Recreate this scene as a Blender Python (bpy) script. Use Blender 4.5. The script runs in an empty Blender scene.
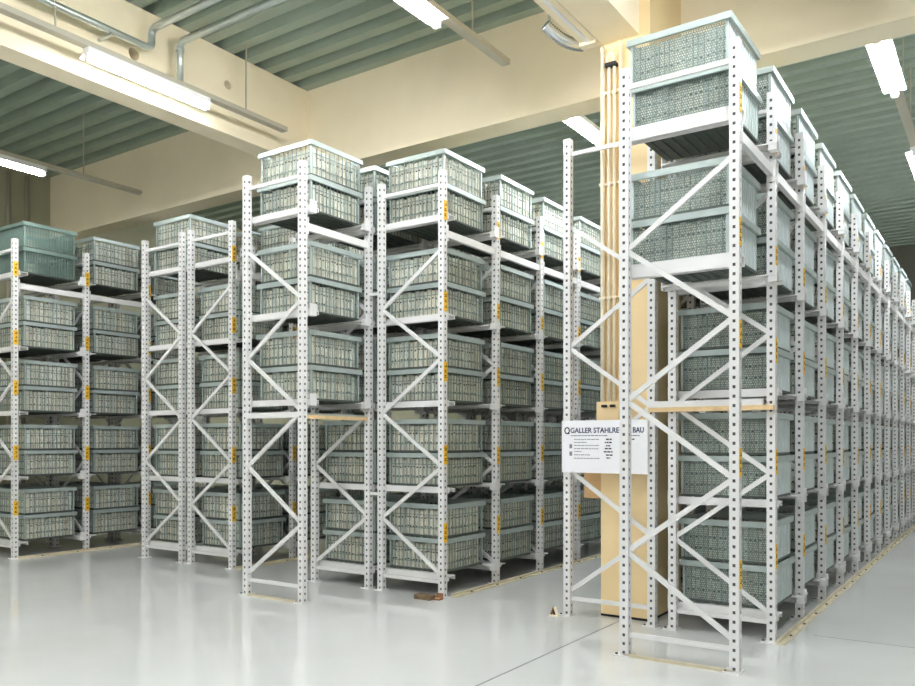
import bpy, bmesh, math, random
from mathutils import Vector, Matrix

# ------------------------------------------------------------------ camera, world, exposure
S = 1.1                                   # metres per rack bay: everything below is written in bays
SC = bpy.context.scene
COL = SC.collection
R = random.Random(11)
YAW = 0.598
CAM_H = 1.5377
cam_d = bpy.data.cameras.new('camera')
cam_d.sensor_width = 36.0
cam_d.lens = 813.4267 / 915 * 36.0
cam_d.shift_y = (442.27 - 343.0) / 915
cam_d.clip_end = 200
cam = bpy.data.objects.new('camera', cam_d)
cam.location = (0, 0, CAM_H * S)
cam.rotation_euler = (math.pi / 2, 0, YAW)
COL.objects.link(cam)
SC.camera = cam
world = bpy.data.worlds.new('world')
SC.world = world
world.use_nodes = True
world.node_tree.nodes['Background'].inputs[0].default_value = (1.0, 0.99, 0.95, 1)
world.node_tree.nodes['Background'].inputs[1].default_value = 0.2
SC.view_settings.view_transform = 'Standard'
SC.view_settings.look = 'None'
SC.view_settings.gamma = 1.0
SC.view_settings.use_curve_mapping = False
SC.view_settings.exposure = 1.86
LAMP = 52.0                               # emission of the fluorescent tubes

# ------------------------------------------------------------------ materials
def lin(r, g, b):
    f = lambda v: (v / 255 / 12.92) if v / 255 <= .04045 else ((v / 255 + .055) / 1.055) ** 2.4
    return (f(r), f(g), f(b), 1)

def mat(name, rgb, rough=.5, metal=0.0, noise=0.0, nscale=6.0, spec=.5, coat=0.0, emit=None, tint=False, bump=0.0):
    m = bpy.data.materials.new(name)
    m.use_nodes = True
    nt = m.node_tree
    b = nt.nodes['Principled BSDF']
    b.inputs['Roughness'].default_value = rough
    b.inputs['Metallic'].default_value = metal
    b.inputs['Specular IOR Level'].default_value = spec
    b.inputs['Coat Weight'].default_value = coat
    c = lin(*rgb)
    b.inputs['Base Color'].default_value = c
    src = None
    if noise:
        tc = nt.nodes.new('ShaderNodeTexCoord')
        n = nt.nodes.new('ShaderNodeTexNoise')
        n.inputs['Scale'].default_value = nscale
        n.inputs['Detail'].default_value = 4
        nt.links.new(tc.outputs['Object'], n.inputs['Vector'])
        r = nt.nodes.new('ShaderNodeValToRGB')
        r.color_ramp.elements[0].position = .3
        r.color_ramp.elements[1].position = .7
        r.color_ramp.elements[0].color = tuple(v * (1 - noise) for v in c[:3]) + (1,)
        r.color_ramp.elements[1].color = tuple(min(1, v * (1 + noise * .6)) for v in c[:3]) + (1,)
        nt.links.new(n.outputs['Fac'], r.inputs['Fac'])
        src = r.outputs['Color']
        if bump:
            bp = nt.nodes.new('ShaderNodeBump')
            bp.inputs['Strength'].default_value = bump
            bp.inputs['Distance'].default_value = .01
            nt.links.new(n.outputs['Fac'], bp.inputs['Height'])
            nt.links.new(bp.outputs['Normal'], b.inputs['Normal'])
    if tint:                               # every slab has its own paper colour
        a = nt.nodes.new('ShaderNodeAttribute')
        a.attribute_name = 'tint'
        mx = nt.nodes.new('ShaderNodeMix')
        mx.data_type = 'RGBA'
        mx.blend_type = 'MULTIPLY'
        mx.inputs['Factor'].default_value = 1
        mx.inputs[6].default_value = c
        if src: nt.links.new(src, mx.inputs[6])
        nt.links.new(a.outputs['Color'], mx.inputs[7])
        src = mx.outputs[2]
    if src: nt.links.new(src, b.inputs['Base Color'])
    if emit:
        b.inputs['Emission Color'].default_value = emit[0]
        b.inputs['Emission Strength'].default_value = emit[1]
    return m

M = {}
M['paint'] = mat('rack_paint', (226, 225, 224), .38, noise=.03, nscale=3)
M['hole_shade_bolt'] = mat('post_hole_shade_bolts', (84, 86, 84), .6)  # dark grey for bolts, and for shade painted behind the post holes
M['galv'] = mat('galvanised_rim', (172, 184, 181), .42, .3, noise=.1, nscale=9)
M['wire'] = mat('galvanised_wire', (138, 154, 146), .45, .25, noise=.1, nscale=14)
M['sheet'] = mat('perforated_sheet', (128, 144, 138), .45, .2, noise=.2, nscale=10)
M['teal'] = mat('green_wire', (112, 134, 126), .45, .25, noise=.1, nscale=14)
M['slab'] = mat('stored_slabs', (224, 224, 210), .85, noise=.2, nscale=26, tint=True)
M['shade_dot'] = mat('painted_shade_dot', (60, 62, 58), .9)  # dark tone painted on the slabs for shaded perforations
M['rib'] = mat('ribbed_sheet', (202, 212, 212), .5, .1, noise=.1, nscale=9)
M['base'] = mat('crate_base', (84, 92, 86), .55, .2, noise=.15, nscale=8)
M['cream'] = mat('cream_concrete', (250, 237, 208), .75, noise=.05, nscale=1.3, bump=.05)
M['column'] = mat('column_paint', (244, 218, 168), .6, noise=.04, nscale=2)
M['wall'] = mat('wall_plaster', (176, 174, 146), .85, noise=.05, nscale=1.5)
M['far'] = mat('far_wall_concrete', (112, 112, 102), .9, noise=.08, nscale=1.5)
M['deck'] = mat('steel_deck', (156, 170, 156), .45, .15, noise=.08, nscale=2)
M['pipe'] = mat('galvanised_pipe', (186, 194, 190), .3, .7, noise=.1, nscale=6)
M['conduit'] = mat('cream_conduit', (246, 234, 208), .5)
M['white'] = mat('white_enamel', (240, 240, 240), .35)
M['tray'] = mat('cable_tray', (196, 190, 172), .45, .3)
M['tube'] = mat('fluorescent_tube', (255, 255, 255), .4, emit=((.94, .97, 1.0, 1), LAMP))
M['tube_soft'] = mat('fluorescent_tube_warm', (255, 255, 255), .4, emit=((.96, .97, .98, 1), LAMP * .45))
M['kerb'] = mat('guide_rail_paint', (206, 196, 168), .5, noise=.15, nscale=7)
M['yellow'] = mat('yellow_label', (240, 190, 50), .6)
M['black'] = mat('black_ink', (24, 24, 24), .7)
M['wood'] = mat('pale_wood', (224, 194, 146), .6, noise=.12, nscale=12)
M['card'] = mat('cardboard', (216, 176, 128), .8, noise=.06, nscale=8)
M['sign'] = mat('sign_face', (242, 242, 246), .4)
M['blue'] = mat('sign_blue', (8, 34, 84), .6)
M['grey'] = mat('sign_grey', (130, 130, 136), .7)
M['brown'] = mat('stained_block', (120, 100, 74), .8, noise=.3, nscale=20)
M['silver'] = mat('silver_foil', (220, 224, 228), .22, .9)
M['rust'] = mat('rusty_steel', (150, 104, 70), .8, noise=.3, nscale=25)

# floor: polished pale screed with saw-cut joints
def floor_material():
    m = mat('polished_screed', (214, 216, 212), .12, spec=.55)
    nt = m.node_tree; b = nt.nodes['Principled BSDF']
    tc = nt.nodes.new('ShaderNodeTexCoord')
    n = nt.nodes.new('ShaderNodeTexNoise'); n.inputs['Scale'].default_value = .55; n.inputs['Detail'].default_value = 6
    nt.links.new(tc.outputs['Object'], n.inputs['Vector'])
    r = nt.nodes.new('ShaderNodeValToRGB')
    r.color_ramp.elements[0].position = .3; r.color_ramp.elements[0].color = lin(208, 209, 206)
    r.color_ramp.elements[1].position = .7; r.color_ramp.elements[1].color = lin(220, 222, 220)
    nt.links.new(n.outputs['Fac'], r.inputs['Fac'])
    nt.links.new(r.outputs['Color'], b.inputs['Base Color'])
    n2 = nt.nodes.new('ShaderNodeTexNoise'); n2.inputs['Scale'].default_value = 3.0; n2.inputs['Detail'].default_value = 5
    nt.links.new(tc.outputs['Object'], n2.inputs['Vector'])
    mr = nt.nodes.new('ShaderNodeMapRange')
    mr.inputs['To Min'].default_value = .05; mr.inputs['To Max'].default_value = .11
    nt.links.new(n2.outputs['Fac'], mr.inputs['Value'])
    nt.links.new(mr.outputs['Result'], b.inputs['Roughness'])
    return m
M['floor'] = floor_material()

# ------------------------------------------------------------------ helpers
class MB:
    """collects boxes, bars and tubes, in bay units; build() links them as one mesh object"""
    def __init__(s): s.v = []; s.f = []; s.m = []; s.t = []; s.mats = []
    def slot(s, m):
        if m not in s.mats: s.mats.append(m)
        return s.mats.index(m)
    def quad(s, pts, m, tint=(1, 1, 1)):
        k = len(s.v); s.v += [tuple(p) for p in pts]
        s.f.append(tuple(range(k, k + len(pts)))); s.m.append(s.slot(m)); s.t.append(tint)
    def box(s, x0, x1, y0, y1, z0, z1, m, tint=(1, 1, 1)):
        k = len(s.v)
        s.v += [(x0, y0, z0), (x1, y0, z0), (x1, y1, z0), (x0, y1, z0), (x0, y0, z1), (x1, y0, z1), (x1, y1, z1), (x0, y1, z1)]
        for q in ((3, 2, 1, 0), (4, 5, 6, 7), (0, 1, 5, 4), (1, 2, 6, 5), (2, 3, 7, 6), (3, 0, 4, 7)):
            s.f.append(tuple(k + i for i in q)); s.m.append(s.slot(m)); s.t.append(tint)
        return s
    def bar(s, a, b, w, h, m, up=(0, 0, 1)):
        a = Vector(a); b = Vector(b); d = (b - a).normalized(); up = Vector(up)
        if abs(d.dot(up)) > .99: up = Vector((1, 0, 0))
        u = d.cross(up).normalized() * w / 2; v = u.cross(d).normalized() * h / 2
        k = len(s.v)
        for p in (a, b):
            for i, j in ((-1, -1), (1, -1), (1, 1), (-1, 1)): s.v.append(tuple(p + u * i + v * j))
        for q in ((0, 1, 2, 3), (7, 6, 5, 4), (0, 4, 5, 1), (1, 5, 6, 2), (2, 6, 7, 3), (3, 7, 4, 0)):
            s.f.append(tuple(k + i for i in q)); s.m.append(s.slot(m)); s.t.append((1, 1, 1))
        return s
    def tube(s, pts, r, m, n=12, radii=None):
        pts = [Vector(p) for p in pts]; k = len(s.v)
        ref = None
        for i, p in enumerate(pts):
            d = (pts[min(i + 1, len(pts) - 1)] - pts[max(i - 1, 0)]).normalized()
            if ref is None:
                ref = d.orthogonal().normalized()
            u = (ref - d * ref.dot(d)).normalized(); w = d.cross(u); ref = u
            rr = radii[i] if radii else r
            for j in range(n):
                a = 2 * math.pi * j / n
                s.v.append(tuple(p + u * math.cos(a) * rr + w * math.sin(a) * rr))
        sl = s.slot(m)
        for i in range(len(pts) - 1):
            for j in range(n):
                s.f.append((k + i * n + j, k + i * n + (j + 1) % n, k + (i + 1) * n + (j + 1) % n, k + (i + 1) * n + j)); s.m.append(sl); s.t.append((1, 1, 1))
        s.f.append(tuple(k + j for j in reversed(range(n)))); s.m.append(sl); s.t.append((1, 1, 1))
        e = k + (len(pts) - 1) * n
        s.f.append(tuple(e + j for j in range(n))); s.m.append(sl); s.t.append((1, 1, 1))
        return s
    def mesh(s, name):
        me = bpy.data.meshes.new(name)
        me.from_pydata([(x * S, y * S, z * S) for x, y, z in s.v], [], s.f)
        for m in s.mats: me.materials.append(m)
        me.polygons.foreach_set('material_index', s.m)
        if any(t != (1, 1, 1) for t in s.t):
            a = me.color_attributes.new('tint', 'FLOAT_COLOR', 'CORNER')
            d = []
            for p in me.polygons:
                d += list(s.t[p.index] + (1.0,)) * p.loop_total
            a.data.foreach_set('color', d)
        bm = bmesh.new(); bm.from_mesh(me)
        bmesh.ops.recalc_face_normals(bm, faces=bm.faces)
        bm.to_mesh(me); bm.free()
        me.update()
        return me
    def build(s, name, parent=None, loc=(0, 0, 0)):
        return link(name, s.mesh(name), parent, loc)

def link(name, me, parent=None, loc=(0, 0, 0), rot=(0, 0, 0)):
    o = bpy.data.objects.new(name, me)
    o.location = tuple(c * S for c in loc); o.rotation_euler = rot
    if parent: o.parent = parent
    COL.objects.link(o)
    return o

def tag(o, label, cat, group=None):
    o['label'] = label; o['category'] = cat
    if group: o['group'] = group
    return o

def thing(name, label, cat, loc=(0, 0, 0), group=None):
    o = link(name, None, None, loc)
    o.empty_display_size = .1
    return tag(o, label, cat, group)

def structure(o):
    o['kind'] = 'structure'
    return o

def smooth(o):
    for p in o.data.polygons: p.use_smooth = True
    return o

# ------------------------------------------------------------------ layout (bay units)
D = .7774                                  # post to post across one row
G = .178                                   # gap between back-to-back rows
RX, RY0, RY = -1.5226, 5.4946, 6.4953      # right-hand rack
MX, MY0, MY = -4.6423, 5.5563, 6.5231      # middle rack
LX, LY = -7.8157, 6.5871                   # narrow rack left of the middle
WX, WY = -10.8722, 5.5489                  # far left rack
POST_H = 4.222
BASES = [.212, 1.08, 1.945, 2.808, 3.80]  # crate bottoms
CR_H = .347
DECK = 6.0
GY0, GY1, GZ = 7.47, 7.80, 4.967           # girder
WALL_X = -13.4
FAR_Y = 21.0

# ------------------------------------------------------------------ setting
f = MB(); f.box(-13.6, 6, -3.5, FAR_Y + .2, -.1, 0, M['floor'])
structure(f.build('floor'))
j = MB()
def joint(x0, y0, x1, y1, w=.012):
    j.bar((x0, y0, .0008), (x1, y1, .0008), w, .0016, M['grey'])
joint(-2.79, -3, -2.79, 6.66, .011); joint(1.2, -3, 1.2, 20, .008)
joint(-1.3, 6.95, 5.9, 6.95, .008); 
structure(j.build('trim_1'))

dk = MB()
pitch, dep = .3, .11
prof = [(0, 0), (.13, 0), (.16, dep), (.27, dep), (.3, 0)]
y = -3.45
pl = []
while y < FAR_Y:
    for a, b in prof[:-1]: pl.append((y + a, DECK + b))
    y += pitch
for (ya, za), (yb, zb) in zip(pl[:-1], pl[1:]):
    dk.quad([(-13.4, ya, za), (6, ya, za), (6, yb, zb), (-13.4, yb, zb)], M['deck'])
dk.quad([(-13.4, -3.45, DECK + dep + .02), (6, -3.45, DECK + dep + .02), (6, FAR_Y, DECK + dep + .02), (-13.4, FAR_Y, DECK + dep + .02)], M['deck'])
structure(dk.build('ceiling'))
w = MB(); w.box(-13.6, WALL_X, -3.5, FAR_Y + .2, 0, DECK + .15, M['wall']); structure(w.build('wall_left'))
w = MB(); w.box(-13.4, 6, FAR_Y, FAR_Y + .2, 0, DECK + .15, M['far']); structure(w.build('wall_back'))

def drilled(name, bx, holes, m):
    """a beam with round through-holes; holes: (centre, axis, radius)"""
    o = bpy.data.objects.new(name, MB().box(*bx, m).mesh(name)); COL.objects.link(o)
    cuts = []
    for (c, ax, r) in holes:
        a = Vector(c); d = Vector(ax) * 1.0
        k = MB().tube([a - d, a + d], r, m, 20); ko = k.build('cut'); cuts.append(ko)
        md = o.modifiers.new('hole', 'BOOLEAN'); md.object = ko; md.operation = 'DIFFERENCE'; md.solver = 'EXACT'
    if holes:
        bpy.context.view_layer.update()
        me = bpy.data.meshes.new_from_object(o.evaluated_get(bpy.context.evaluated_depsgraph_get()))
        o.modifiers.clear(); o.data = me
        for ko in cuts: bpy.data.objects.remove(ko)
    return o

structure(drilled('trim_2', (WALL_X, 6, GY0, GY1, GZ, DECK), [((-3.55, GY0, 5.66), (0, 1, 0), .045)], M['cream']))
structure(drilled('trim_3', (-7.68, -7.40, -3.4, GY0, 5.06, DECK), [((-7.4, 6.2, 5.62), (1, 0, 0), .05), ((-7.4, 5.0, 5.5), (1, 0, 0), .06)], M['cream']))
structure(drilled('trim_4', (-2.996, -2.657, -3.4, 6.69, 5.06, DECK), [], M['cream']))
c = MB(); c.box(-3.015, -2.56, 6.69, GY0, 0, DECK, M['column'])
c.box(-3.016, -2.559, 6.689, GY0, 0, .02, M['black'])
structure(c.build('trim_5'))

# ------------------------------------------------------------------ shared rack meshes
PW = .032
def post_mesh():
    b = MB(); m = M['paint']; hp = .0625; hw, hh = .00955, .0105
    def face(o, u, n):
        # strip of width 2*PW through point o along u, with one column of holes
        o = Vector(o); u = Vector(u)
        P = lambda a, z: tuple(o + u * a + Vector((0, 0, z)))
        z = 0.0
        while z < POST_H - .001:
            z1 = min(z + hp, POST_H); zc = z + hp / 2
            if z1 - z < hp * .95:
                b.quad([P(-PW, z), P(PW, z), P(PW, z1), P(-PW, z1)], m); break
            b.quad([P(-PW, z), P(PW, z), P(PW, zc - hh), P(-PW, zc - hh)], m)
            b.quad([P(-PW, zc - hh), P(-hw, zc - hh), P(-hw, zc + hh), P(-PW, zc + hh)], m)
            b.quad([P(hw, zc - hh), P(PW, zc - hh), P(PW, zc + hh), P(hw, zc + hh)], m)
            b.quad([P(-PW, zc + hh), P(PW, zc + hh), P(PW, z1), P(-PW, z1)], m)
            z = z1
    face((0, 0, 0), (1, 0, 0), 0)
    face((PW, PW, 0), (0, 1, 0), 0)
    face((-PW, PW, 0), (0, 1, 0), 0)
    b.quad([(-PW, 2 * PW, 0), (PW, 2 * PW, 0), (PW, 2 * PW, POST_H), (-PW, 2 * PW, POST_H)], m)
    b.quad([(-PW, 0, POST_H), (PW, 0, POST_H), (PW, 2 * PW, POST_H), (-PW, 2 * PW, POST_H)], m)
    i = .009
    b.box(-PW + i, PW - i, i, 2 * PW - i, .002, POST_H - .004, M['hole_shade_bolt'])  # dark core put behind the holes in place of shade
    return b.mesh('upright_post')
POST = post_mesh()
FOOT = MB().box(-.075, .040, -.02, .105, 0, .010, M['paint']).box(-.066, -.05, .0, .016, .01, .02, M['hole_shade_bolt']).box(-.03, -.014, .085, .1, .01, .02, M['hole_shade_bolt']).mesh('foot_plate')

def label_mesh(seed):
    r = random.Random(seed); b = MB(); h = .19
    b.box(0, .0025, -.031, .031, -h / 2, h / 2, M['yellow'])
    zz = -h / 2 + .034
    for k in range(3):                      # dark marks, too small to read in the photograph
        b.box(.0025, .0035, -.014, .014, zz, zz + .008, M['black'])
        b.box(.0025, .0035, *r.choice([(-.014, -.006), (.006, .014)]), zz, zz + .026, M['black'])
        if r.random() < .6: b.box(.0025, .0035, -.014, .014, zz + .019, zz + .026, M['black'])
        zz += .052
    return b.mesh('location_label')
LABELS = [label_mesh(k) for k in range(4)]
LABEL_Z = [.66, 1.40, 2.24, 2.94, 3.83]

def rail_mesh(h, flip, stop):
    """cantilevered crate support: web, ledge and end stop plate, along -X from the aisle face"""
    b = MB(); m = M['paint']; q = -1 if flip else 1
    def bx(x0, x1, y0, y1, z0, z1):
        ya, yb = sorted((q * y0, q * y1)); b.box(x0, x1, ya, yb, z0, z1, m)
    L = D + .06; E_ = .06 if stop else (.04 if h < .1 else .02)
    bx(-L, E_, 0, .010, -h + .02, .012)             # web against the frame
    bx(-L, E_, .010, .115 if h > .06 else .09, -.010, 0)               # ledge the crate stands on
    if h > .06: bx(-L, E_, .104, .115, -h + .03, -.012)        # lip
    if stop: bx(.0, .062, .012, .085, -.055, .012)
    if stop: bx(.052, .062, .0, .085, -.055, .062)        # end stop on the aisle side
    bx(-L - .002, -L + .008, .0, .075, -h + .02, .055)
    return b.mesh('support_rail')
RAIL = {(h, fl, st): rail_mesh(h, fl, st) for h in (.052, .07, .105) for fl in (False, True) for st in (False, True)}

def frame_parts(rack, x_in, x_out, y, individual=True, first=0):
    """struts and zigzag of one end frame; nodes at .215+1.08k on the outer (aisle) post"""
    xo, xi = x_out, x_in
    dirx = 1 if xo > xi else -1
    a, e = xo - dirx * PW * .8, xi + dirx * PW * .8
    yy = y + .036
    z = .215; nodes = []
    k = 0
    while z < 3.47:
        nodes.append((a if k % 2 == 0 else e, z)); z += .54; k += 1
    segs = []
    for (p, q) in zip(nodes[:-1], nodes[1:]):
        segs.append(((p[0], yy, p[1] + .012), (q[0], yy, q[1] - .012)))
    hs = [((a, yy, .155), (e, yy, .155)), ((a, yy, 4.09), (e, yy, 4.09))]
    if individual:
        for p, q in segs: MB().bar(p, q, .022, .036, M['paint']).build('diagonal_brace', rack)
        for p, q in hs: MB().bar(p, q, .024, .034, M['paint']).build('frame_strut', rack)
    else:
        b = MB()
        for p, q in segs + hs: b.bar(p, q, .022, .034, M['paint'])
        for q in (a, e): b.bar((q, yy, .15), (q, yy, 4.1), .012, .03, M['paint'])
        b.build('bracing', rack)

def post(rack, x, y, labels=False, seed=0):
    p = link('upright_post', POST, rack, (x, y, 0))
    link('foot_plate', FOOT, p)
    if labels:
        for k, z in enumerate(LABEL_Z):
            link('location_label', LABELS[(seed + k) % 4], p, (PW + .001, PW, z + R.uniform(-.02, .02)))
    return p

def bay_rails(rack, x_aisle, y, levels, h=.07, width=1.0, stop=False):
    for lv in levels:
        z = BASES[lv]
        link('support_rail', RAIL[(h, False, stop)], rack, (x_aisle, y + .075, z))
        link('support_rail', RAIL[(min(h, .052), True, True)], rack, (x_aisle, y + width - .003, z))

def tie(rack, x, y, width=1.0):
    b = MB().box(x - .02, x + .02, y + .072, y + width, 3.572, 3.642, M['paint'])
    b.box(x - .026, x + .037, y + .07, y + .082, 3.53, 3.69, M['paint']).box(x - .026, x + .037, y + width - .012, y + width, 3.53, 3.69, M['paint'])
    b.build('tie_beam', rack)

# ------------------------------------------------------------------ crates
CX, CY = .356, .352                        # body half sizes
RXH, RYH = .382, .378                     # rim half sizes
def crate_rim(m):
    b = MB(); t = .012
    for (z0, z1) in ((.300, CR_H),):
        b.box(-RXH, RXH, -RYH, -RYH + .024, z0, z1, m).box(-RXH, RXH, RYH - .024, RYH, z0, z1, m)
        b.box(-RXH, -RXH + .024, -RYH + .024, RYH - .024, z0, z1, m).box(RXH - .024, RXH, -RYH + .024, RYH - .024, z0, z1, m)
    for sx in (-1, 1):
        for sy in (-1, 1):
            x = sx * (CX - .008); yy = sy * (CY - .008)
            b.box(x - .01, x + .01, yy - .01, yy + .01, .026, .300, m)
    return b.mesh('rim')
def crate_base(m):
    b = MB()
    b.box(-CX, CX, -CY, CY, .008, .026, m)
    for k in range(9):
        x = -CX + .04 + k * (2 * CX - .08) / 8
        b.box(x - .016, x + .016, -CY + .02, CY - .02, 0, .008, m)
    return b.mesh('base')
def ribs(b, m):
    n = 26; p = 2 * CY / n
    for sx in (-1, 1):
        for k in range(n):
            o_ = 0 if k % 2 else .007
            x = sx * (CX - o_); y0 = -CY + k * p
            b.quad([(x, y0, .026), (x, y0 + p, .026), (x, y0 + p, .300), (x, y0, .300)], m)
            b.quad([(sx * CX, y0 + p, .026), (sx * (CX - .007), y0 + p, .026), (sx * (CX - .007), y0 + p, .300), (sx * CX, y0 + p, .300)], m)
def wires(m, nv, nh, r=.0045, ribbed=False):
    b = MB()
    if ribbed: ribs(b, M['rib'])
    for k in range(nv + 1):
        x = -CX + .02 + k * (2 * CX - .04) / nv
        for sy in (-1, 1): b.box(x - r, x + r, sy * CY - .003, sy * CY + .003, .026, .300, m)
        yv = -CY + .02 + k * (2 * CY - .04) / nv
        for sx in (-1, 1) if not ribbed else (): b.box(sx * CX - .003, sx * CX + .003, yv - r, yv + r, .026, .300, m)
    for k in range(nh):
        z = .026 + (k + .5) * .274 / nh
        for sy in (-1, 1): b.box(-CX, CX, sy * (CY - .006) - .003, sy * (CY - .006) + .003, z - .004, z + .004, m)
        for sx in (-1, 1) if not ribbed else (): b.box(sx * (CX - .006) - .003, sx * (CX - .006) + .003, -CY, CY, z - .004, z + .004, m)
    return b.mesh('mesh_panel')
def perforated(m, cell=.018, hole=.0118):
    """sheet with staggered round-ish holes, all four sides"""
    b = MB()
    def side(o, u, half):
        o = Vector(o); u = Vector(u)
        P = lambda a, z: tuple(o + u * a + Vector((0, 0, z)))
        z = .026; row = 0
        while z < .300 - .004:
            z1 = min(z + cell, .300)
            hz0, hz1 = z + (cell - hole) / 2, min(z + (cell + hole) / 2, .300)
            b.quad([P(-half, z), P(half, z), P(half, hz0), P(-half, hz0)], m)
            if z1 > hz1: b.quad([P(-half, hz1), P(half, hz1), P(half, z1), P(-half, z1)], m)
            a = -half + (cell / 2 if row % 2 else 0)
            last = -half
            while a + cell <= half:
                h0 = a + (cell - hole) / 2
                b.quad([P(last, hz0), P(h0, hz0), P(h0, hz1), P(last, hz1)], m)
                last = h0 + hole; a += cell
            b.quad([P(last, hz0), P(half, hz0), P(half, hz1), P(last, hz1)], m)
            z = z1; row += 1
    side((0, -CY, 0), (1, 0, 0), CX); side((0, CY, 0), (1, 0, 0), CX)
    ribs(b, M['rib'])
    return b.mesh('mesh_panel')
def slabs(seed, n=13, holes=True):
    r = random.Random(seed); b = MB(); q = .016
    def tint():
        v = r.uniform(.7, 1.0); k = r.uniform(-.05, .05)
        return (v * (1 + k), v, v * (1 - k))
    ex, ey = CX - q, CY - q
    for s_ in range(4):
        half = ex if s_ < 2 else ey - .07
        x = -half
        while x < half - .012:
            wd = min(r.uniform(.030, .050), half - x)
            if wd < .016: break
            h = r.uniform(.272, .296); inn = r.uniform(0, .012); t = tint()
            x0, x1 = x + .003, x + wd - .003
            if s_ == 0: b.box(x0, x1, -ey + inn, -ey + .065, .027, h, M['slab'], t)
            if s_ == 1: b.box(x0, x1, ey - .065, ey - inn, .027, h, M['slab'], t)
            if s_ == 2: b.box(-ex + inn, -ex + .065, x0, x1, .027, h, M['slab'], t)
            if s_ == 3: b.box(ex - .065, ex - inn, x0, x1, .027, h, M['slab'], t)
            xc = (x0 + x1) / 2; g = .0095
            if holes:  # no real holes: dark squares painted in for shaded perforations
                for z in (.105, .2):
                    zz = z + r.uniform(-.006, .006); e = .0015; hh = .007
                    if s_ == 0: b.box(xc - g, xc + g, -ey + inn - e, -ey + inn + .004, zz - hh, zz + hh, M['shade_dot'])
                    if s_ == 3: b.box(ex - inn - .004, ex - inn + e, xc - g, xc + g, zz - hh, zz + hh, M['shade_dot'])
            x += wd
    b.box(-ex + .08, ex - .08, -ey + .08, ey - .08, .027, .24, M['slab'], (.8, .8, .78))
    return b.mesh('contents')
RIM = crate_rim(M['galv']); RIM_T = crate_rim(M['teal'])
BASE = crate_base(M['base'])
WIRE = [wires(M['wire'], 11, 2, .0035), wires(M['wire'], 13, 2, .0035)]
PERF = perforated(M['sheet'])
RIBBED = wires(M['wire'], 13, 2, .0035, True)
DENSE = wires(M['teal'], 30, 2, .0055)
SLABS = [slabs(k) for k in range(5)]
N_CRATES = 0
ORD = ['first', 'second', 'third', 'fourth', 'fifth', 'sixth', 'seventh', 'eighth', 'ninth', 'tenth', 'eleventh', 'twelfth', 'thirteenth']
TIER = ['bottom', 'second', 'third', 'fourth', 'top']

def crate(x, y, z, kind, label):
    global N_CRATES
    N_CRATES += 1
    look = {'wire': 'grey mesh crate', 'ribbed': 'grey ribbed crate', 'perf': 'grey perforated crate', 'empty': 'empty green mesh crate'}[kind]
    o = thing('storage_crate', look + ' ' + label, 'crate', (x, y, z), 'stacked storage crates in the racks')
    o.rotation_euler.z = R.uniform(-.012, .012)
    link('rim', RIM_T if kind == 'empty' else RIM, o)
    link('mesh_panel', {'wire': WIRE[N_CRATES % 2], 'ribbed': RIBBED, 'perf': PERF, 'empty': DENSE}[kind], o)
    link('base', BASE, o)
    if kind != 'empty':
        c = link('contents', SLABS[R.randrange(5)], o)
    return o

def pair(x_aisle, y, width, lv, bay_text, kind='wire', off=-.010):
    for h, nm in ((0, 'lower'), (1, 'upper')):
        crate(x_aisle - D / 2 + off + R.uniform(-.008, .008), y + .036 + width / 2 + R.uniform(-.006, .006), BASES[lv] + h * CR_H + (.0005),
              kind, '%s on %s shelf, %s' % (nm, TIER[lv], bay_text))

# ------------------------------------------------------------------ right-hand rack
RIGHT = [RY0] + [RY + k for k in range(13)]
rack = thing('pallet_rack', 'tall white rack at right beside the cream column, with raised front tower', 'rack')
for k, y in enumerate(RIGHT[:13]):
    post(rack, RX, y, True, k)
    post(rack, RX - D, y)
    frame_parts(rack, RX - D, RX, y, k < 3)
    if k < 12:
        tie(rack, RX, y, RIGHT[k + 1] - y)
bay_rails(rack, RX, RIGHT[0], (3, 4), .105, RIGHT[1] - RIGHT[0])
for k in range(1, 10):
    bay_rails(rack, RX, RIGHT[k], range(5), .07 if k == 1 else .052)
far = MB()
for k in range(10, 12):
    for lv in range(5):
        for q0 in (.075, .885):
            far.box(RX - D - .06, RX + .06, RIGHT[k] + q0, RIGHT[k] + q0 + .115, BASES[lv] - .05, BASES[lv], M['paint'])
            far.box(RX + .052, RX + .062, RIGHT[k] + q0, RIGHT[k] + q0 + .085, BASES[lv] - .05, BASES[lv] + .065, M['paint'])
o = far.build('far_support_rails', rack); o['kind'] = 'stuff'
LXI, LXO = RX - D - G, RX - 2 * D - G
for k in (1, 2, 3, 4, 5):
    post(rack, LXI, RIGHT[k]); post(rack, LXO, RIGHT[k])
    frame_parts(rack, LXI, LXO, RIGHT[k], k < 2)
for k in (2, 3, 4):
    for lv in range(5):
        for q0 in (.075, .885): MB().box(LXO - .06, LXI + .06, RIGHT[k] + q0, RIGHT[k] + q0 + .115, BASES[lv] - .03, BASES[lv], M['paint']).build('inner_rail', rack)
# board over the passage below the tower
b = MB().box(LXI, RX - .05, RY - .06, RY - .005, 1.822, 1.872, M['paint']); b.build('passage_beam', rack)
b = MB().box(LXI, RX + .03, RY - .07, RY - .005, 1.785, 1.822, M['wood']); b.build('passage_board', rack)
b = MB().box(RX - D, RX, RY0 + .0, RY0 + .03, 0.0, .02, M['kerb']); b.build('base_strip', rack)

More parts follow.
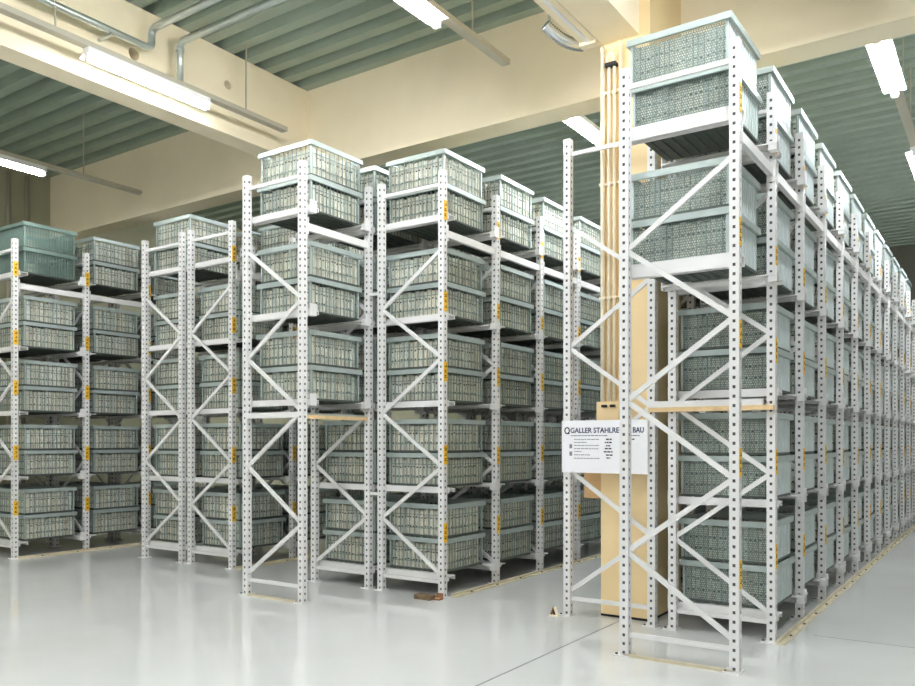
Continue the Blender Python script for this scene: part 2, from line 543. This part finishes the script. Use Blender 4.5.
def bay_name(k): return ORD[k]
for lv in (3, 4): pair(RX, RIGHT[0], RIGHT[1] - RIGHT[0], lv, 'front tower bay of right-hand rack', 'perf', -.045)
for k in range(1, 12):
    for lv in range(5):
        pair(RX, RIGHT[k], 1.0, lv, '%s bay behind tower of right-hand rack' % ORD[k - 1], 'perf' if k == 1 else 'ribbed')
for k in (2, 3):  # hidden crates, added to keep light out of the rack gaps
    for lv in range(5):
        pair(LXI, RIGHT[k], 1.0, lv, '%s bay of hidden row behind the cream column' % ORD[k - 2])

# ------------------------------------------------------------------ middle rack
rack = thing('pallet_rack', 'white double rack in the middle with open passage bay at its front left', 'rack')
MIDDLE = [MY + k for k in range(7)]
MI, MO = MX - D - G, MX - 2 * D - G
for k, y in enumerate(MIDDLE[:6]):
    post(rack, MX, y, True, k + 1); post(rack, MX - D, y)
    frame_parts(rack, MX - D, MX, y, k < 2)
    if k < 5:
        tie(rack, MX, y); bay_rails(rack, MX, y, range(5), .07 if k == 0 else .052)
for k, y in enumerate([MY0] + MIDDLE[:6]):
    post(rack, MI, y); post(rack, MO, y)
    frame_parts(rack, MI, MO, y, k < 2)
tie(rack, MI, MY0, MY - MY0)
bay_rails(rack, MI, MY0, (2, 3, 4), .07, MY - MY0, True)
for k in range(5): bay_rails(rack, MI, MIDDLE[k], range(5), .07 if k == 0 else .052)
for z in (1.0, 3.09):
    MB().box(MI + PW, MX - D - PW, MY + .02, MY + .045, z - .015, z + .015, M['paint']).build('row_spacer', rack)
MB().box(MO + PW, MI - PW, MY0 + .0, MY0 + .03, 1.775, 1.83, M['paint']).build('passage_beam', rack)
MB().box(MI - .03, MI + .02, MY0 + .075, MY - .003, 1.765, 1.80, M['wood']).build('passage_board', rack)
MB().box(MO + .04, MI - .03, MY0 + .04, MY - .01, 1.80, 1.822, M['galv']).build('passage_roof', rack)
MB().box(MO, MI, MY0 + .0, MY0 + .03, 0, .02, M['kerb']).build('base_strip', rack)
for lv in (2, 3, 4): pair(MI, MY0 + .045, MY - MY0, lv, 'over the passage of middle rack', off=-.03)
for k in range(5):
    for lv in range(5): pair(MX, MIDDLE[k], 1.0, lv, '%s bay of middle rack along its aisle' % ORD[k], off=-.05 if k == 0 else -.008)
for k in range(5):  # deeper bays are hidden, added to block light between the crates
    for lv in range(5): pair(MI, MIDDLE[k], 1.0, lv, "%s bay behind middle rack's passage" % ORD[k])

# ------------------------------------------------------------------ narrow rack left of the middle
rack = thing('pallet_rack', 'white double rack standing between the middle rack and far left rack', 'rack')
LEFT = [LY + k for k in range(5)]
LI, LO = LX - D - G, LX - 2 * D - G
for k in range(4):
    post(rack, LX, LEFT[k], True, k + 2); post(rack, LX - D, LEFT[k])
    frame_parts(rack, LX - D, LX, LEFT[k], k < 1)
    if k < 3:
        tie(rack, LX, LEFT[k]); bay_rails(rack, LX, LEFT[k], range(5))
        post(rack, LI, LEFT[k]); post(rack, LO, LEFT[k])
        frame_parts(rack, LI, LO, LEFT[k], k < 1)
        if k < 2: bay_rails(rack, LI, LEFT[k], range(5))
for k in range(3):
    for lv in range(5):
        if not (k == 0 and lv == 4):
            pair(LX, LEFT[k], 1.0, lv, '%s bay, near row of rack left of middle' % ORD[k])
for k in range(2):
    for lv in range(5): pair(LI, LEFT[k], 1.0, lv, '%s bay, far row of rack left of middle' % ORD[k])

# ------------------------------------------------------------------ far left rack
rack = thing('pallet_rack', 'far left white rack whose long side faces the open floor', 'rack')
WEST = [WY + k for k in range(4)]
for k in range(4):
    post(rack, WX, WEST[k], True, k + 3); post(rack, WX - D, WEST[k])
    frame_parts(rack, WX - D, WX, WEST[k], k < 1)
    if k < 3:
        tie(rack, WX, WEST[k]); bay_rails(rack, WX, WEST[k], range(5), .07 if k == 0 else .052)
for k in range(3):
    for lv in range(5):
        pair(WX, WEST[k], 1.0, lv, '%s bay of far left rack' % ORD[k], 'empty' if lv == 4 and k == 0 else 'wire')

BX = WX - D - G  # hidden back row, added so the gaps in front stay dark
for k in range(3):
    post(rack, BX, WEST[k]); post(rack, BX - D, WEST[k])
    frame_parts(rack, BX, BX - D, WEST[k], False)
for k in range(2):
    for lv in range(5):
        for q0 in (.075, .915): MB().box(BX - D - .06, BX + .06, WEST[k] + q0, WEST[k] + q0 + .085, BASES[lv] - .03, BASES[lv], M['paint']).build('inner_rail', rack)
        if lv < 4: pair(BX, WEST[k], 1.0, lv, '%s bay, hidden back row of far left rack' % ORD[k])
# ------------------------------------------------------------------ floor guide rails and post guards
def guide(x, y0, y1, label):
    b = MB().box(x, x + .022, y0, y1, 0, .032, M['kerb']).box(x + .022, x + .062, y0, y1, 0, .010, M['kerb'])
    yy = y0 + .3
    while yy < y1:
        b.box(x + .034, x + .05, yy, yy + .02, .010, .020, M['hole_shade_bolt']); yy += .5
    tag(b.build('guide_rail'), label, 'floor rail', 'floor guide rails along the racks')
guide(RX + .042, RY - .02, 18.4, 'cream steel guide rail on floor along the right-hand rack')
guide(MX + .042, MY + .12, 11.6, 'cream steel guide rail on floor along the middle rack')
guide(LX + .042, LY + .05, 9.6, 'cream guide rail on floor along rack seen through the passage')
guide(WX + .042, WY + .05, 8.6, 'cream guide rail on floor along the far left rack')

g = thing('post_guard', 'brown wooden block on floor at foot of middle rack corner post', 'block', (MX, MY, 0))
MB().box(-.21, -.02, -.16, -.06, 0, .045, M['brown']).build('wood_block', g)
MB().box(-.02, .05, -.045, -.03, 0, .06, M['rust']).box(-.02, .05, -.10, -.045, 0, .015, M['rust']).build('steel_angle', g)
g = thing('floor_anchor', 'small rusty bracket lying on floor at post below the sign', 'bracket', (LXO - .09, RY - .06, 0))
MB().box(-.035, .035, -.03, .03, 0, .012, M['conduit']).bar((-.03, 0, .01), (.0, 0, .085), .03, .014, M['rust']).bar((.03, 0, .01), (.0, 0, .085), .03, .014, M['conduit']).build('bent_plate', g)
smooth(MB().tube([(0, 0, .012), (0, 0, .06)], .011, M['black'], 8).build('bolt', g))

# ------------------------------------------------------------------ sign
SX0, SX1, SZ0, SZ1, SY = LXO - .036, LXI - .02, 1.272, 1.728, RY - .022
sg = thing('sign_board', 'white printed sign board fixed to the rack posts before the column', 'sign', (SX0, SY, SZ0))
W, H = SX1 - SX0, SZ1 - SZ0
MB().box(0, W, 0, .012, 0, H, M['sign']).build('board', sg)
def text(s, x, z, size, width, m, name):
    cu = bpy.data.curves.new(name, 'FONT'); cu.body = s; cu.size = size * S; cu.extrude = .0008 * S; cu.offset = 0.0013
    o = bpy.data.objects.new(name, cu); COL.objects.link(o)
    bpy.context.view_layer.update()
    me = bpy.data.meshes.new_from_object(o.evaluated_get(bpy.context.evaluated_depsgraph_get()))
    bpy.data.objects.remove(o)
    me.materials.clear(); me.materials.append(m)
    xs = [v.co.x for v in me.vertices]; k = width * S / (max(xs) - min(xs)); x0 = min(xs)
    for v in me.vertices: v.co.x = (v.co.x - x0) * k
    q = link(name, me, sg, (x, -.0012, z), (math.pi / 2, 0, 0))
    return q
text('GALLER STAHLREGAL', .085, H - .108, .063, .568, M['blue'], 'company_name')
text('BAU', .664, H - .108, .063, .096, M['blue'], 'company_name')
lg = MB()
for k in range(16):
    a0, a1 = 2 * math.pi * k / 16, 2 * math.pi * (k + 1) / 16
    lg.bar((.052 + .022 * math.cos(a0), -.001, H - .088 + .027 * math.sin(a0)), (.052 + .022 * math.cos(a1), -.001, H - .088 + .027 * math.sin(a1)), .002, .010, M['black'])
lg.bar((.06, -.001, H - .105), (.074, -.001, H - .117), .002, .010, M['black'])
lg.build('logo', sg)
def dash(name, x0, x1, z, h, m, seed):
    r = random.Random(seed); x = x0; pr = MB()
    while x < x1 - .006:
        e = min(x + r.uniform(.012, .04), x1); pr.box(x, e, -.0012, 0, z - h / 2, z + h / 2, m)
        pr.box(x, e + .006, -.0006, 0, z - h / 2, z - h / 2 + .001, m); x = e + .006
    pr.build(name, sg)
dash('subtitle', .09, .44, H - .133, .006, M['blue'], 1); dash('subtitle', .62, .73, H - .133, .006, M['blue'], 2)
for k, (z, a, b_) in enumerate([(.165, .12, .36), (.192, .12, .24), (.218, .12, .36), (.246, .12, .36), (.27, .12, .19), (.30, .12, .27), (.33, .12, .36)]):
    dash('text_line', a, b_, H - z, .007, M['grey'], 10 + k)
for k, (z, a, b_) in enumerate([(.165, .42, .48), (.192, .41, .48), (.22, .42, .47), (.245, .41, .47), (.272, .40, .48), (.30, .42, .48), (.325, .425, .46)]):
    dash('bold_line', a, b_, H - z, .011, M['black'], 30 + k)
dash('bold_line', .625, .68, H - .165, .010, M['black'], 50)
for z in (.225, .29): MB().box(.075, .1, -.0012, 0, H - z - .018, H - z + .018, M['grey']).build('icon', sg)

# ------------------------------------------------------------------ column pipes and fittings
def conduit(x, z0, z1, r, label):
    t = thing('conduit', label, 'pipe', (x, 6.66, z0), 'conduits on the column')
    smooth(MB().tube([(0, 0, 0), (0, 0, z1 - z0)], r, M['conduit'], 12).build('tube', t))
    for z in (.9, 1.9, 2.7):
        MB().box(-r * 1.5, r * 1.5, -r * .9, .029, z, z + .02, M['conduit']).build('clip', t)
conduit(-2.985, 1.90, 5.02, .020, 'leftmost pale conduit running down the front of cream column')
conduit(-2.925, 1.90, 4.86, .014, 'second pale conduit from the left on the cream column')
conduit(-2.875, 1.90, 4.86, .014, 'third pale conduit from the left on the cream column')
conduit(-2.815, 1.90, 5.04, .016, 'rightmost pale conduit on front of the cream column')
t = thing('conduit_box', 'cream board with dark clamps on column above the sign', 'bracket', (-2.93, 6.662, 1.645))
MB().box(-.11, .10, -.012, .028, 0, .25, M['column']).build('backboard', t)
for z in (.06, .2):
    for x in (-.03, .05):
        MB().box(x - .022, x + .022, -.04, -.012, z, z + .022, M['black']).build('clamp', t)
t = thing('pipe_elbow', 'dark hook-shaped elbow atop the conduits under the beam end', 'pipe', (-2.90, 6.64, 4.86))
pts = [(-.03 + .0, -.01, .0)] + [(.0 - .03 * math.cos(a), -.01, .0 + .05 * math.sin(a) + .03) for a in [math.pi * i / 8 for i in range(9)]]
smooth(MB().tube(pts + [(.03, -.01, 0)], .011, M['conduit'], 10).build('tube', t))
MB().box(-.05, .05, -.02, .045, -.03, .0, M['black']).build('clamp', t)
pn = thing('cardboard_panel', 'tan board hanging beside the column behind the sign', 'board', (-3.13, 6.80, 1.03))
MB().box(-.10, .10, 0, .02, 0, .28, M['card']).build('board', pn)
MB().box(-.06, .06, -.004, 0, .24, .275, M['wood']).build('top_strip', pn)

# cable duct with foil hose along the right beam
t = thing('cable_duct', 'white cable duct along the beam above the cream column', 'duct', (-3.075, 3.2, 5.08))
MB().box(-.095, .055, 0, 3.40, 0, .09, M['conduit']).box(-.03, .0, 0, 3.40, -.012, 0, M['white']).build('casing', t)
MB().box(-.10, .06, 3.38, 3.46, -.03, .11, M['conduit']).build('end_cap', t)
pts = []; rad = []
for i in range(41):
    q = i / 40
    pts.append((.20 * q, .36 * q, -.09 * q - .05 * math.sin(math.pi * q)))
    rad.append(.056 if i % 2 else .044)
t = thing('foil_hose', 'silver corrugated foil hose hanging below the pale cable duct', 'hose', (-3.42, 6.40, 5.24))
smooth(MB().tube(pts, .07, M['silver'], 16, rad).build('hose', t))
MB().box(.0, .02, .05, .07, .0, DECK - 5.24, M['tray']).build('hanger_strap', t)

# ------------------------------------------------------------------ pipes on the left beam
def bend(c, p, q, n=6):
    c, p, q = Vector(c), Vector(p), Vector(q)
    return [tuple((1 - t) ** 2 * p + 2 * t * (1 - t) * c + t * t * q) for t in [i / n for i in range(n + 1)]]
PZ = 5.53
t = thing('steel_pipe', 'galvanised pipe along the left beam turning right below the ceiling', 'pipe')
path = [(-7.22, -3.2, PZ)] + bend((-7.22, 5.08, PZ), (-7.22, 4.98, PZ), (-7.22, 5.08, PZ + .08)) + bend((-7.22, 5.08, 5.74), (-7.22, 5.08, 5.66), (-7.12, 5.08, 5.74)) + [(-2.95, 5.08, 5.74)]
smooth(MB().tube(path, .036, M['pipe'], 14).build('tube', t))
for yy in (2.2, 3.6, 4.6): MB().box(-7.40, -7.17, yy, yy + .03, PZ - .06, PZ - .04, M['pipe']).build('bracket', t)
t = thing('steel_pipe', 'galvanised pipe dropping to the light rail beside the left beam', 'pipe')
path = [(-7.22, 5.42, 5.28)] + bend((-7.22, 5.42, 5.74), (-7.22, 5.42, 5.66), (-7.13, 5.42, 5.74)) + [(-2.95, 5.42, 5.74)]
smooth(MB().tube(path, .036, M['pipe'], 14).build('tube', t))
smooth(MB().tube([(-7.22, 5.42, 5.64), (-7.22, 5.42, 5.68)], .045, M['pipe'], 14).build('collar', t))

# ------------------------------------------------------------------ lights and their rails
LAMPS = []
def light_rail(x, z, y0, y1, rods, label):
    t = thing('light_rail', label, 'light rail', (x, 0, z), 'light rails under the ceiling')
    MB().box(-.045, .045, y0, y1, 0, .012, M['tray']).box(-.045, -.037, y0, y1, .012, .05, M['tray']).box(.037, .045, y0, y1, .012, .05, M['tray']).build('channel', t)
    for yy in rods:
        MB().box(-.006, .006, yy - .006, yy + .006, .012, DECK - z, M['tray']).build('hanger_rod', t)
def fixture(x, z, y, label, tube='tube'):
    t = thing('ceiling_light', label, 'ceiling light', (x, y, z), 'fluorescent ceiling lights')
    L = 1.38; b = MB(); wz = -.082 if tube == 'tube_soft' else -.058
    b.box(-.05, .05, 0, L, -.055, -.002, M['white'])
    b.quad([(-.05, 0, -.055), (-.05, L, -.055), (-.105, L, wz), (-.105, 0, wz)], M['white'])
    b.quad([(.05, 0, -.055), (.05, L, -.055), (.105, L, wz), (.105, 0, wz)], M['white'])
    b.build('housing', t)
    smooth(MB().tube([(0, .03, -.092), (0, L - .03, -.092)], .032, M[tube], 12).build('tube', t))
    for q in (0, L - .03): MB().box(-.03, .03, q, q + .03, -.12, -.055, M['white']).build('lamp_holder', t)
LANES = [(-7.09, 5.20, 6.79, 'over the aisle beside the left beam'), (-4.06, 5.20, 6.80, 'over the middle rack'),
         (-10.3, 5.08, 7.06, 'over the far left rack'), (-.99, 5.20, 30, 'over the aisle at right')]
for x, z, ye, where in LANES:
    light_rail(x, z, -3.0, min(ye, GY0 - .05) if ye < 20 else GY0 - .05, [yy for yy in (-2, .6, 2.4, 4.0, 6.2) if yy < ye], 'pale metal light rail hanging %s' % where)
    start = GY1 + .1 if x > -5 else 10.6
    light_rail(x, z, start, 16.5, [yy for yy in (8.0, 10.2, 11.0, 12.6, 15.0) if yy > start], 'pale metal light rail %s, beyond the girder' % where)
    soft = 'tube_soft' if x < -5 else 'tube'
    for y in (-2.6, 1.0, 4.29):  # all but the nearest are unseen lamps, added to light the hall
        n = {-2.6: 'added unseen behind the camera', 1.0: 'added unseen above the open floor', 4.29: 'nearest the girder'}[y]
        fixture(x, z, y, 'lit fluorescent batten %s, %s' % (where, n), soft)
    for y in (8.07, 11.5, 15.0):  # farthest row is out of sight, added for its light
        n = {8.07: 'first beyond the girder', 11.5: 'second beyond the girder', 15.0: 'third beyond the girder, added unseen'}[y]
        if y > start: fixture(x, z, y, 'lit fluorescent batten %s, %s' % (where, n), soft)

# thin pipes on the left wall
for k, (yy, nm) in enumerate(((7.05, 'nearer the corner'), (6.75, 'further from the corner'))):
    t = thing('wall_pipe', 'thin vertical grey pipe on left wall, %s' % nm, 'pipe', (WALL_X + .06, yy, 0))
    smooth(MB().tube([(0, 0, .0), (0, 0, 5.9)], .03, M['tray'], 10).build('tube', t))
    MB().box(-.06, .04, -.05, .05, 4.6, 4.63, M['tray']).build('clip', t)
